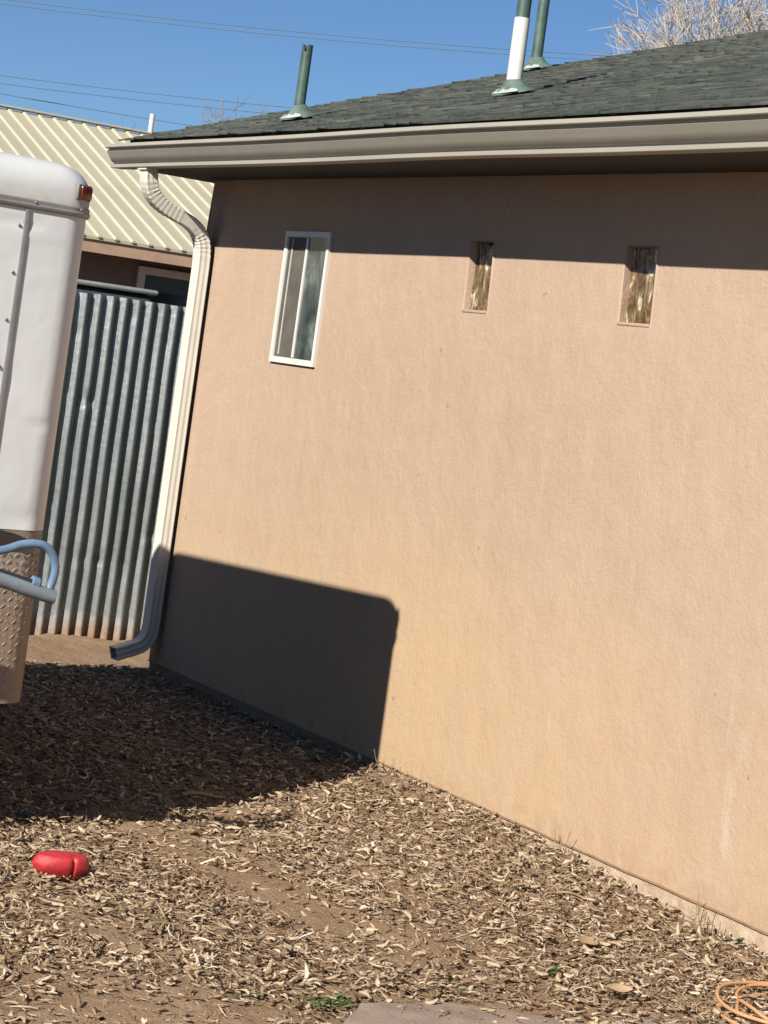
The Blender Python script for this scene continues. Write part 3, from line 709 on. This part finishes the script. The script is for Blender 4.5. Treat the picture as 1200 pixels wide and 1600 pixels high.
# ------------------------------------------------------------------ white cargo trailer
TX, TY = 3.279, -2.012       # outer corner of the nose nearest the house (sharp-corner position)
tr = empty('cargo_trailer', (TX, TY, -0.049)); tr.scale = (0.97,) * 3; tag(tr, 'old white cargo trailer with rounded corners and a red marker light at its top corner', 'trailer')
tr.rotation_euler.z = math.radians(4.0)
TL, TW, RC = 2.30, 1.75, 0.115
def plan(off=0.0, rc=RC, bow=0.03):
    """rounded outline, local: x from -TL to 0 (nose at 0), y from 0 (house side) to -TW"""
    pts = []
    x0, x1, y0, y1 = -TL - off, off, -TW - off, off
    cs = [(x1 - rc, y1 - rc, 0), (x0 + rc, y1 - rc, 90), (x0 + rc, y0 + rc, 180), (x1 - rc, y0 + rc, 270)]
    for cx_, cy_, a0 in cs:
        for k_ in range(9):
            a_ = math.radians(a0 + 90 * k_ / 8); pts.append((cx_ + rc * math.cos(a_), cy_ + rc * math.sin(a_)))
    # extra points along the nose for dents
    last = pts[-1]; first = pts[0]
    for k_ in range(1, 24):
        t = k_ / 24; pts.append((last[0] + (first[0] - last[0]) * t + bow * math.sin(math.pi * t) * 0.5, last[1] + (first[1] - last[1]) * t))
    return pts
def loft(name, levels, mat, parent, dent=False, captop=False):
    bm = bmesh.new(); R_ = []
    for z, off, rc in levels:
        row = []
        for x, y in plan(off, rc):
            if dent and x > -0.1:
                for dy_, dz_, sy_, sz_, a_ in ((-0.30, 2.03, 0.05, 0.010, 0.008), (-0.22, 1.99, 0.05, 0.008, -0.006), (-0.10, 1.37, 0.02, 0.012, 0.006), (-0.12, 1.05, 0.05, 0.03, 0.006), (-0.17, 1.86, 0.02, 0.012, -0.004), (-0.35, 1.5, 0.1, 0.05, 0.006)):
                    x -= a_ * math.exp(-((y - dy_) / sy_) ** 2 - ((z - dz_) / sz_) ** 2)
            row.append(bm.verts.new((x, y, z)))
        R_.append(row)
    n = len(R_[0])
    for A, B in zip(R_[:-1], R_[1:]):
        for k_ in range(n): bm.faces.new((A[k_], A[(k_ + 1) % n], B[(k_ + 1) % n], B[k_]))
    bm.faces.new(R_[0])
    if captop: bm.faces.new(R_[-1])
    else: bm.faces.new(R_[-1])
    me = fin(bm, name, True)
    return obj(name, me, mat, parent)
body = loft('body', [(1.012, 0, RC)] + [(1.012 + (2.085 - 1.012) * i / 60, 0, RC) for i in range(1, 61)], MAT['trailer'], tr, True)
lowb = loft('tread_plate', [(0.43, 0.003, RC), (0.72, 0.002, RC), (1.010, -0.002, RC)], MAT['tread'], tr)
loft('roof_cap', [(2.108, 0.003, RC), (2.15, 0.003, RC), (2.175, -0.001, RC), (2.198, -0.008, RC), (2.220, -0.022, RC), (2.238, -0.042, RC * 0.9), (2.250, -0.068, RC * 0.8), (2.256, -0.098, RC * 0.7), (2.262, -0.3, RC * 0.5)], MAT['trailer_cap'], tr, False, True)
trim = loft('trim_rail', [(2.078, 0.004, RC), (2.082, 0.008, RC), (2.092, 0.010, RC), (2.097, 0.006, RC), (2.108, 0.007, RC), (2.112, 0.004, RC)], MAT['trailer_trim'], tr)
# vertical seam strip with rivets, on the nose
sy = -0.262
def nose_x(y): 
    t = (y + TW - RC) / (TW - 2 * RC); t = min(max(t, 0), 1); return 0.03 * math.sin(math.pi * t) * 0.5
bm = bmesh.new(); box_bm(bm, nose_x(sy) - 0.002, nose_x(sy) + 0.006, sy - 0.009, sy + 0.009, 1.015, 2.077, 0.002)
obj('seam_strip', fin(bm, 'seam_strip', True), MAT['trailer_trim'], tr)
bm = bmesh.new()
for i in range(7):
    z = 2.02 - i * 0.158; a = bmesh.ops.create_uvsphere(bm, u_segments=8, v_segments=6, radius=0.0058)
    for v_ in a['verts']: v_.co = Vector((v_.co.x * 0.6 + nose_x(sy - 0.02) + 0.002, v_.co.y + sy - 0.024, v_.co.z + z))
for i in range(9):
    y_ = -0.07 - i * 0.17; a = bmesh.ops.create_uvsphere(bm, u_segments=8, v_segments=6, radius=0.0045)
    for v_ in a['verts']: v_.co = Vector((v_.co.x * 0.6 + nose_x(y_) + 0.009, v_.co.y + y_, v_.co.z + 2.103))
o = obj('rivets', fin(bm, 'rivets', True), MAT['rivet'], tr); o['kind'] = 'stuff'
# marker light at the corner
def marker(sgn):
    """box light set on the rounded corner, turned with it"""
    th_ = math.radians(30); cy_ = -RC if sgn > 0 else -TW + RC
    def put(bm, ex):
        for v_ in bm.verts:
            x, y, z = v_.co; r_ = RC + x
            v_.co = Vector((-RC + r_ * math.cos(th_) - y * math.sin(th_), cy_ + sgn * (r_ * math.sin(th_) + y * math.cos(th_)), z))
    bm = bmesh.new(); box_bm(bm, -0.03, 0.006, -0.042, 0.040, 2.136, 2.190, 0.005); put(bm, 0)
    m_ = obj('marker_light', fin(bm, 'marker_light', True), MAT['bezel'], tr)
    bm = bmesh.new(); box_bm(bm, -0.02, 0.011, -0.026, 0.038, 2.141, 2.185, 0.005); put(bm, 0)
    obj('lens', fin(bm, 'lens', True), MAT['lens'], m_)
marker(1); marker(-1)
# tread pattern: short raised bars, alternating direction
bm = bmesh.new()
st = 0.025
for iy in range(0, 32):
    for iz in range(0, 22):
        y_ = -0.03 - iy * st + (st / 2 if iz % 2 else 0) * 0; z_ = 0.455 + iz * st
        if y_ < -0.85: continue
        a_ = math.radians(45 if (iy + iz) % 2 else -45)
        L_, W_ = 0.0125, 0.0034
        xo_ = nose_x(y_) if y_ < -RC else -(RC - math.sqrt(max(RC ** 2 - (y_ + RC) ** 2, 0)))
        tl_ = 0.0 if y_ < -RC else (y_ + RC) / max(math.sqrt(max(RC ** 2 - (y_ + RC) ** 2, 1e-6)), 0.02)
        vs = []
        for (l_, w_, h_) in ((-L_, 0, 0), (0, -W_, 0), (L_, 0, 0), (0, W_, 0), (0, 0, 0.0022)):
            vs.append(bm.verts.new((xo_ + 0.0030 + h_ - tl_ * (l_ * math.cos(a_) - w_ * math.sin(a_)), y_ + l_ * math.cos(a_) - w_ * math.sin(a_), z_ + l_ * math.sin(a_) + w_ * math.cos(a_))))
        for i in range(4): bm.faces.new((vs[i], vs[(i + 1) % 4], vs[4]))
o = obj('tread_bars', fin(bm, 'tread_bars'), MAT['tread_bar'], tr); o['kind'] = 'stuff'
# dark brown half-disc between white panel and tread plate
bm = bmesh.new(); pp = []
for k_ in range(17):
    a_ = math.pi * k_ / 16; pp.append((-0.33 + 0.235 * math.cos(a_), 0.972 + 0.044 * math.sin(a_)))
A = [bm.verts.new((0.006 + nose_x(-0.3), y_, z_)) for y_, z_ in pp]; B = [bm.verts.new((0.016 + nose_x(-0.3), y_, z_)) for y_, z_ in pp]
bm.faces.new(A); bm.faces.new(B[::-1])
for i in range(len(pp)): bm.faces.new((A[i], A[(i + 1) % len(pp)], B[(i + 1) % len(pp)], B[i]))
obj('dark_half_disc', fin(bm, 'dark_half_disc'), MAT['dark'], tr)
box('chassis', -TL + 0.1, -0.06, -TW + 0.25, -0.25, 0.36, 0.432, MAT['dark'], tr)
for yw in (-0.14, -TW + 0.14):
    bm = bmesh.new(); sweep(bm, [(-1.45, yw - 0.09, 0.255), (-1.45, yw + 0.09, 0.255)], circ(0.31, 28))
    wh = obj('wheel', fin(bm, 'wheel', True), MAT['rubber'], tr)
    bm = bmesh.new(); sweep(bm, [(-1.45, yw - 0.096, 0.255), (-1.45, yw + 0.096, 0.255)], circ(0.17, 24))
    obj('rim', fin(bm, 'rim', True), MAT['shed_rim'], wh)
tube('tongue', [(-0.06, -TW / 2 - 0.25, 0.40), (0.18, -TW / 2 - 0.25, 0.40), (0.34, -TW / 2 - 0.25, 0.41)], 0.035, MAT['dark'], tr)
tube('jack', [(0.22, -TW / 2 - 0.33, 0.62), (0.22, -TW / 2 - 0.33, -0.06)], 0.025, MAT['trailer_trim'], tr)

# ------------------------------------------------------------------ blue tubular stand in front of the trailer
bs = tag(empty('tube_stand', (3.599, -2.376, -0.049)), 'blue bent tube stand in front of the trailer tread plate', 'stand')
q = lambda y, z, x=0.0: (x, y + 2.3, z + 0.1)
bs.scale = (0.97,) * 3
lp = [q(-3.15, 0.74), q(-2.9, 0.78), q(-2.60, 0.815), q(-2.40, 0.845), q(-2.236, 0.874), q(-2.164, 0.899), q(-2.10, 0.903), q(-2.062, 0.880), q(-2.042, 0.835), q(-2.046, 0.785), q(-2.060, 0.745)]
tube('loop', smooth_path(lp, 6), 0.0140, MAT['blue'], bs, 12, up=Vector((1, 0, 0)))
bm = bmesh.new(); bar = smooth_path([q(-3.15, 0.93, 0.01), q(-2.62, 0.868, 0.01), q(-2.42, 0.822, 0.01), q(-2.222, 0.782, 0.01), q(-2.12, 0.757, 0.01), q(-2.036, 0.739, 0.01)], 5)
sweep(bm, bar, [(a_[0] * 1.0, a_[1] * 1.0) for a_ in circ(0.0235, 12)], up=Vector((0, 0, 1)))
obj('cross_bar', fin(bm, 'cross_bar', True), MAT['worn_blue'], bs)
tube('sleeve', [q(-2.30, 0.822, 0.0), q(-2.10, 0.775, 0.0)], 0.013, MAT['rubber'], bs, 10)
tube('collar', [q(-2.118, 0.783, 0.004), q(-2.096, 0.777, 0.004)], 0.021, MAT['blue'], bs, 12)
for yy_, xx_ in ((-3.0, 0.16), (-3.0, -0.13), (-3.14, 0.16), (-3.14, -0.13)):
    tube('leg', [q(yy_, 0.90, 0.01), q(yy_ - 0.01, -0.16, xx_)], 0.013, MAT['blue'], bs, 10)

# ------------------------------------------------------------------ red toy
bm = bmesh.new(); bmesh.ops.create_uvsphere(bm, u_segments=72, v_segments=32, radius=1.0)
for v in bm.verts:
    c = v.co; x, y, z = c
    x = math.copysign(abs(x) ** 0.75, x)
    sq = 1 - 0.24 * math.exp(-((x - 0.34) / 0.065) ** 2) - 0.22 * math.exp(-((x - 0.06) / 0.05) ** 2)
    prof_ = (1 - 0.22 * max(0, -x)) 
    yy_ = y * sq * prof_; zz_ = z * sq * prof_
    if zz_ > 0.5: zz_ = 0.5 + (zz_ - 0.5) * 0.3
    if zz_ < 0: yy_ *= 1 - 0.25 * zz_ * zz_; x *= 1 - 0.22 * zz_ * zz_
    c.x = x * 0.094; c.y = yy_ * 0.050; c.z = zz_ * 0.056 
    c += Vector(c).normalized() * 0.002 * noise.noise(Vector(c) * 60)
toy = obj('rubber_toy', fin(bm, 'rubber_toy', True), MAT['red'])
toy.scale = (0.96, 1.0, 1.0); toy.location = (3.68, -2.005, -0.050); toy.rotation_euler = (0.05, 0.03, math.radians(82))
tag(toy, 'small red rounded plastic toy with grooves lying on the wood chips', 'toy')

# ------------------------------------------------------------------ flagstones
def slab(name, poly, z0, z1, mat, label):
    bm = bmesh.new(); pts = []
    n = len(poly)
    for i in range(n):
        a, b = Vector(poly[i]), Vector(poly[(i + 1) % n]); m_ = max(2, int((b - a).length / 0.05))
        for k_ in range(m_):
            p_ = a + (b - a) * k_ / m_; nn = noise.noise(Vector((p_.x * 9, p_.y * 9, z1))); pts.append((p_.x + 0.012 * nn, p_.y + 0.012 * nn))
    cx_ = sum(p_[0] for p_ in pts) / len(pts); cy_ = sum(p_[1] for p_ in pts) / len(pts)
    R_ = []
    for s_, z_ in ((1.0, z0), (1.0, z1 - 0.008), (0.985, z1), (0.5, z1 + 0.002)):
        R_.append([bm.verts.new((cx_ + (x - cx_) * s_, cy_ + (y - cy_) * s_, z_ + 0.003 * noise.noise(Vector((x * 4, y * 4, s_)))) ) for x, y in pts])
    for A, B in zip(R_[:-1], R_[1:]):
        for k_ in range(len(pts)): bm.faces.new((A[k_], A[(k_ + 1) % len(pts)], B[(k_ + 1) % len(pts)], B[k_]))
    bm.faces.new(R_[-1])
    return tag(obj(name, fin(bm, name, True), mat), label, 'paving stone')
slab('flagstone', [(4.975, -1.66), (4.985, -1.42), (5.10, -1.22), (5.21, -1.06), (5.5, -1.0), (5.75, -1.35), (5.6, -1.75), (5.15, -1.82)], -0.14, -0.083, MAT['stone'], 'purplish grey flagstone at the bottom edge of the mulch')
slab('flagstone', [(5.17, -0.95), (5.19, -0.78), (5.45, -0.70), (5.75, -0.95), (5.6, -1.2), (5.48, -0.94)], -0.14, -0.088, MAT['stone_pale'], 'pale flagstone beside the larger purplish one')

# ------------------------------------------------------------------ orange cord coil
pts = []
for i in range(0, 95):
    a_ = i * 0.26; turn = a_ / (2 * math.pi)
    R_ = 0.29 + 0.075 * math.sin(2.3 * turn + 0.4) + 0.05 * math.sin(a_ * 0.63) + 0.022 * math.sin(a_ * 2.7 + turn)
    cx_ = 5.25 + 0.05 * math.sin(turn * 2.2); cy_ = -0.285 + 0.035 * math.cos(turn * 1.9)
    pts.append((cx_ + R_ * math.cos(a_) * 0.80, min(cy_ + R_ * math.sin(a_) * 0.90, -0.03), -0.088 + 0.006 * (turn % 1) + 0.006 * turn + 0.008 * math.sin(a_ * 2.3) ** 2))
cord = tube('coiled_cord', smooth_path(pts, 3), 0.0052, MAT['orange'], None, 8, up=Vector((0, 0, 1)))
tag(cord, 'orange cord lying in loose coils on the chips beside the house', 'cord')

# ------------------------------------------------------------------ weeds and twigs
def weed(x, y, n, rad, h, label, name='weed', seed=0, cat='plant'):
    random.seed(seed); bm = bmesh.new(); z0 = float(gz(x, y)) + 0.004
    for i in range(n):
        a_ = random.uniform(0, 2 * math.pi); r_ = rad * math.sqrt(random.random()); L_ = h * random.uniform(0.5, 1.2); w_ = L_ * random.uniform(0.07, 0.17)
        bx_, by_ = r_ * math.cos(a_) * 0.7, r_ * math.sin(a_); d_ = random.uniform(0, 2 * math.pi); up_ = random.uniform(0.3, 1.0)
        dx_, dy_ = math.cos(d_), math.sin(d_); prev = None
        for k_ in range(4):
            t = k_ / 3; out = L_ * t * (1 - 0.3 * up_); z_ = L_ * up_ * (t - 0.45 * t * t) + random.uniform(0, 0.002); ww = w_ * (math.sin(math.pi * min(t * 0.85 + 0.12, 1)))
            l_ = bm.verts.new((bx_ + dx_ * out - dy_ * ww, by_ + dy_ * out + dx_ * ww, z_)); r2 = bm.verts.new((bx_ + dx_ * out + dy_ * ww, by_ + dy_ * out - dx_ * ww, z_))
            if prev: bm.faces.new((prev[0], prev[1], r2, l_))
            prev = (l_, r2)
    o = obj(name, fin(bm, name), MAT['leaf']); o.location = (x, y, z0); return tag(o, label, cat)
weed(4.93, -1.735, 130, 0.085, 0.035, 'low green weed patch beside the purplish flagstone', seed=1)
weed(4.76, -0.868, 60, 0.030, 0.040, 'small dark green weed tuft among the chips near the bottom', seed=2)
weed(4.56, -0.02, 60, 0.030, 0.050, 'green leafy weed growing against the foot of the house wall', seed=3)
weed(4.85, -1.93, 26, 0.05, 0.022, 'sparse flat weed sprouts left of the weed patch', seed=5)
weed(4.90, -1.28, 18, 0.03, 0.022, 'tiny weed sprout beyond the purplish flagstone', seed=6)
random.seed(21)
for x, y, lab, n_ in ((4.42, -0.025, 'dry brown weed stems standing against the foundation at the right', 9), (2.35, -0.02, 'short dry twig poking up at the wall foot near the shadow corner', 3), (3.62, -0.02, 'short dry weed stems at the wall foot below the right glass block', 5)):
    bm = bmesh.new()
    for i in range(n_):
        a_ = random.uniform(0, 6.28); L_ = random.uniform(0.05, 0.13); lean = random.uniform(0.1, 0.6)
        bx_, by_ = random.uniform(-0.08, 0.08), random.uniform(-0.03, 0.0)
        p_ = [(bx_ + lean * L_ * t * math.cos(a_) + 0.004 * math.sin(9 * t), by_ - abs(lean * L_ * t * math.sin(a_)), L_ * t) for t in (0, 0.3, 0.6, 1.0)]
        sweep(bm, p_, circ(0.0016, 4), up=Vector((1, 0, 0)))
    o = obj('dry_weed', fin(bm, 'dry_weed'), MAT['dry']); o.location = (x, y, float(gz(x, y)) - 0.004); tag(o, lab, 'plant')
def curled_leaf(x, y, s_, rot, lab):
    bm = bmesh.new(); R_ = []
    for i in range(9):
        t = i / 8; w_ = math.sin(math.pi * min(0.06 + t * 0.9, 1)) * 0.38
        R_.append([bm.verts.new((s_ * (t - 0.5), s_ * w_ * v_, s_ * (0.16 * abs(v_) ** 1.5 + 0.15 * (t - 0.5) ** 2 + 0.10 * t))) for v_ in (-1, -0.5, 0, 0.5, 1)])
    for A, B in zip(R_[:-1], R_[1:]):
        for k_ in range(4): bm.faces.new((A[k_], A[k_ + 1], B[k_ + 1], B[k_]))
    o = obj('dry_leaf', fin(bm, 'dry_leaf', True), MAT['dry_leaf']); o.location = (x, y, float(gz(x, y)) + 0.028); o.rotation_euler = (0.15, 0.1, rot); return tag(o, lab, 'leaf')
curled_leaf(4.57, -0.62, 0.085, 2.0, 'curled tan dry leaf on the mulch above the orange cord')
curled_leaf(5.02, -0.83, 0.075, 1.1, 'curled dry leaf on the dirt left of the orange cord')
# sticks and bark strips lying on the chips
def stick(x, y, L_, rot, r_, lab, mat='dry', cat='stick', bendy=0.08):
    pts = [(L_ * (t - 0.5), bendy * L_ * math.sin(3 * t), 0.010 + 0.006 * math.sin(5 * t)) for t in np.linspace(0, 1, 7)]
    bm = bmesh.new(); sweep(bm, pts, [(a_[0] * 1.6, a_[1] * 0.7) for a_ in circ(r_, 6)])
    o = obj('stick', fin(bm, 'stick', True), MAT[mat]); o.location = (x, y, float(gz(x, y)) + 0.018); o.rotation_euler = (0, 0, rot); tag(o, lab, cat)
stick(4.28, -1.93, 0.13, 1.9, 0.006, 'long pale splinter lying on the chips below the red toy')
stick(4.05, -0.30, 0.12, 0.9, 0.006, 'forked pale splinter on the mulch near the middle of the wall')
stick(3.95, -0.72, 0.11, 1.35, 0.006, 'pale splinter on the mulch left of the middle')
stick(2.62, -1.00, 0.17, 1.5, 0.010, 'flat brown bark strip at the edge of the trailer shadow')

# ------------------------------------------------------------------ trees
def tree(name, loc, height, spread, seed, mat, label, depth=6, r0=0.13, nb_=3, first=0.28, twig=0.0035, cat='tree', dens=0.45):
    random.seed(seed); tr_ = tag(empty(name, loc), label, cat)
    segsT, segsC = [], []
    def grow(p, d, L_, r_, lv):
        n_ = 4; pts = [p]; rr = [r_]
        for i in range(n_):
            d = (d + Vector((random.gauss(0, 0.13), random.gauss(0, 0.13), random.gauss(0.03, 0.10)))).normalized(); p = p + d * (L_ / n_); pts.append(p); rr.append(r_ * (1 - 0.42 * (i + 1) / n_))
        (segsT if lv == 0 else segsC).append((pts, rr, 8 if lv < 2 else (5 if lv < 4 else 3)))
        if lv >= depth: return
        k_ = nb_ + (1 if random.random() < dens else 0)
        for i in range(k_):
            t = random.uniform(0.35, 1.0) if i else 1.0; j = min(n_, max(1, int(round(t * n_))))
            ax = d.cross(Vector((random.gauss(0, 1), random.gauss(0, 1), random.gauss(0, 1)))).normalized(); an = random.uniform(0.3, 0.95) * spread
            d2 = (Matrix.Rotation(an, 3, ax) @ d).normalized(); d2.z += 0.06
            grow(pts[j], d2.normalized(), L_ * random.uniform(0.58, 0.82), max(rr[j] * random.uniform(0.5, 0.72), twig), lv + 1)
    grow(Vector((0, 0, -0.1)), Vector((0, 0, 1)), height * first, r0, 0)
    for nm, sg in (('trunk', segsT), ('crown', segsC)):
        bm = bmesh.new()
        for pts, rr, n_ in sg: sweep(bm, pts, None, secfun=lambda i, rr=rr, n_=n_: circ(rr[i], n_), caps=False, up=Vector((0.3, 0.9, 0.1)))
        obj(nm, fin(bm, nm, True), mat, tr_)
    return tr_
main_tree = tree('bare_tree', (-11.5, 13.4, -0.1), 12.0, 0.95, 3, MAT['bark'], 'pale leafless tree rising behind the right end of the shingle roof', 7, 0.19, 3, 0.24, 0.0055, dens=0.75)
stem = tree('bare_tree', (-11.5, 14.0, -0.1), 11.0, 0.95, 20, MAT['bark'], 'second stem', 7, 0.15, 3, 0.24, 0.0055, dens=0.75)
for c_ in list(stem.children):
    c_.parent = main_tree; c_.location = (0, 0.6, 0)
bpy.data.objects.remove(stem)
tree('bare_tree', (-23.2, 5.0, -0.1), 9.0, 0.9, 5, MAT['bark_grey'], 'grey leafless tree whose twig tips show at the top left corner', 6, 0.14, 3, 0.26, 0.006)
tree('bare_tree', (-26.3, 11.6, -0.1), 8.6, 0.9, 9, MAT['bark_grey'], 'distant bare treetop just above the left tip of the shingle roof', 6, 0.10, 3, 0.26, 0.006)

# ------------------------------------------------------------------ power lines and poles
def wire(a, b, ext0, ext1, sag, label):
    a, b = Vector(a), Vector(b); d = (b - a); A = a - d * ext0; B = b + d * ext1
    pts = [A + (B - A) * t + Vector((0, 0, -sag * 4 * t * (1 - t) + 0)) for t in np.linspace(0, 1, 24)]
    return tag(tube('power_line', pts, 0.0085, MAT['wire'], None, 5), label, 'power line', 'thin power lines crossing the sky')
L1a, L1b = (-31.995, 9.933, 7.97), (-26.417, 20.631, 8.55)
labs = ['higher line of the upper pair crossing the sky to the vent pipes', 'lower line of the upper pair crossing the sky to the vent pipes', 'higher line of the pair above the cream roof', 'lower line of the pair above the cream roof', 'lowest faint line just above the cream roof ridge']
S_ = 0.7
def shift(p, z): return (p[0], p[1], p[2] + z)
wire(shift(L1a, 0.55), shift(L1b, 0.55), 0.8, 0.8, S_, labs[0]); wire(shift(L1a, 0.45), shift(L1b, 0.45), 0.8, 0.8, S_, labs[1])
L2a, L2b = (-32.107, 10.207, 6.403), (-26.5, 22.0, 7.05)
wire(shift(L2a, 0.64), shift(L2b, 0.64), 0.75, 0.6, S_, labs[2]); wire(shift(L2a, 0.48), shift(L2b, 0.48), 0.75, 0.6, S_, labs[3])
wire((-32.5, 10.4, 6.60), (-30.9, 13.9, 6.53), 3.0, 3.4, 0.5, labs[4])
for (x, y), lab in (((-36.7, 1.2), 'weathered utility pole at the far left end of the power lines'), ((-22.1, 28.9), 'weathered utility pole at the far right end of the power lines')):
    tag(tube('utility_pole', [(x, y, -0.3), (x, y, 4), (x, y, 9.6)], 0.13, MAT['pole'], None, 12), lab, 'pole')
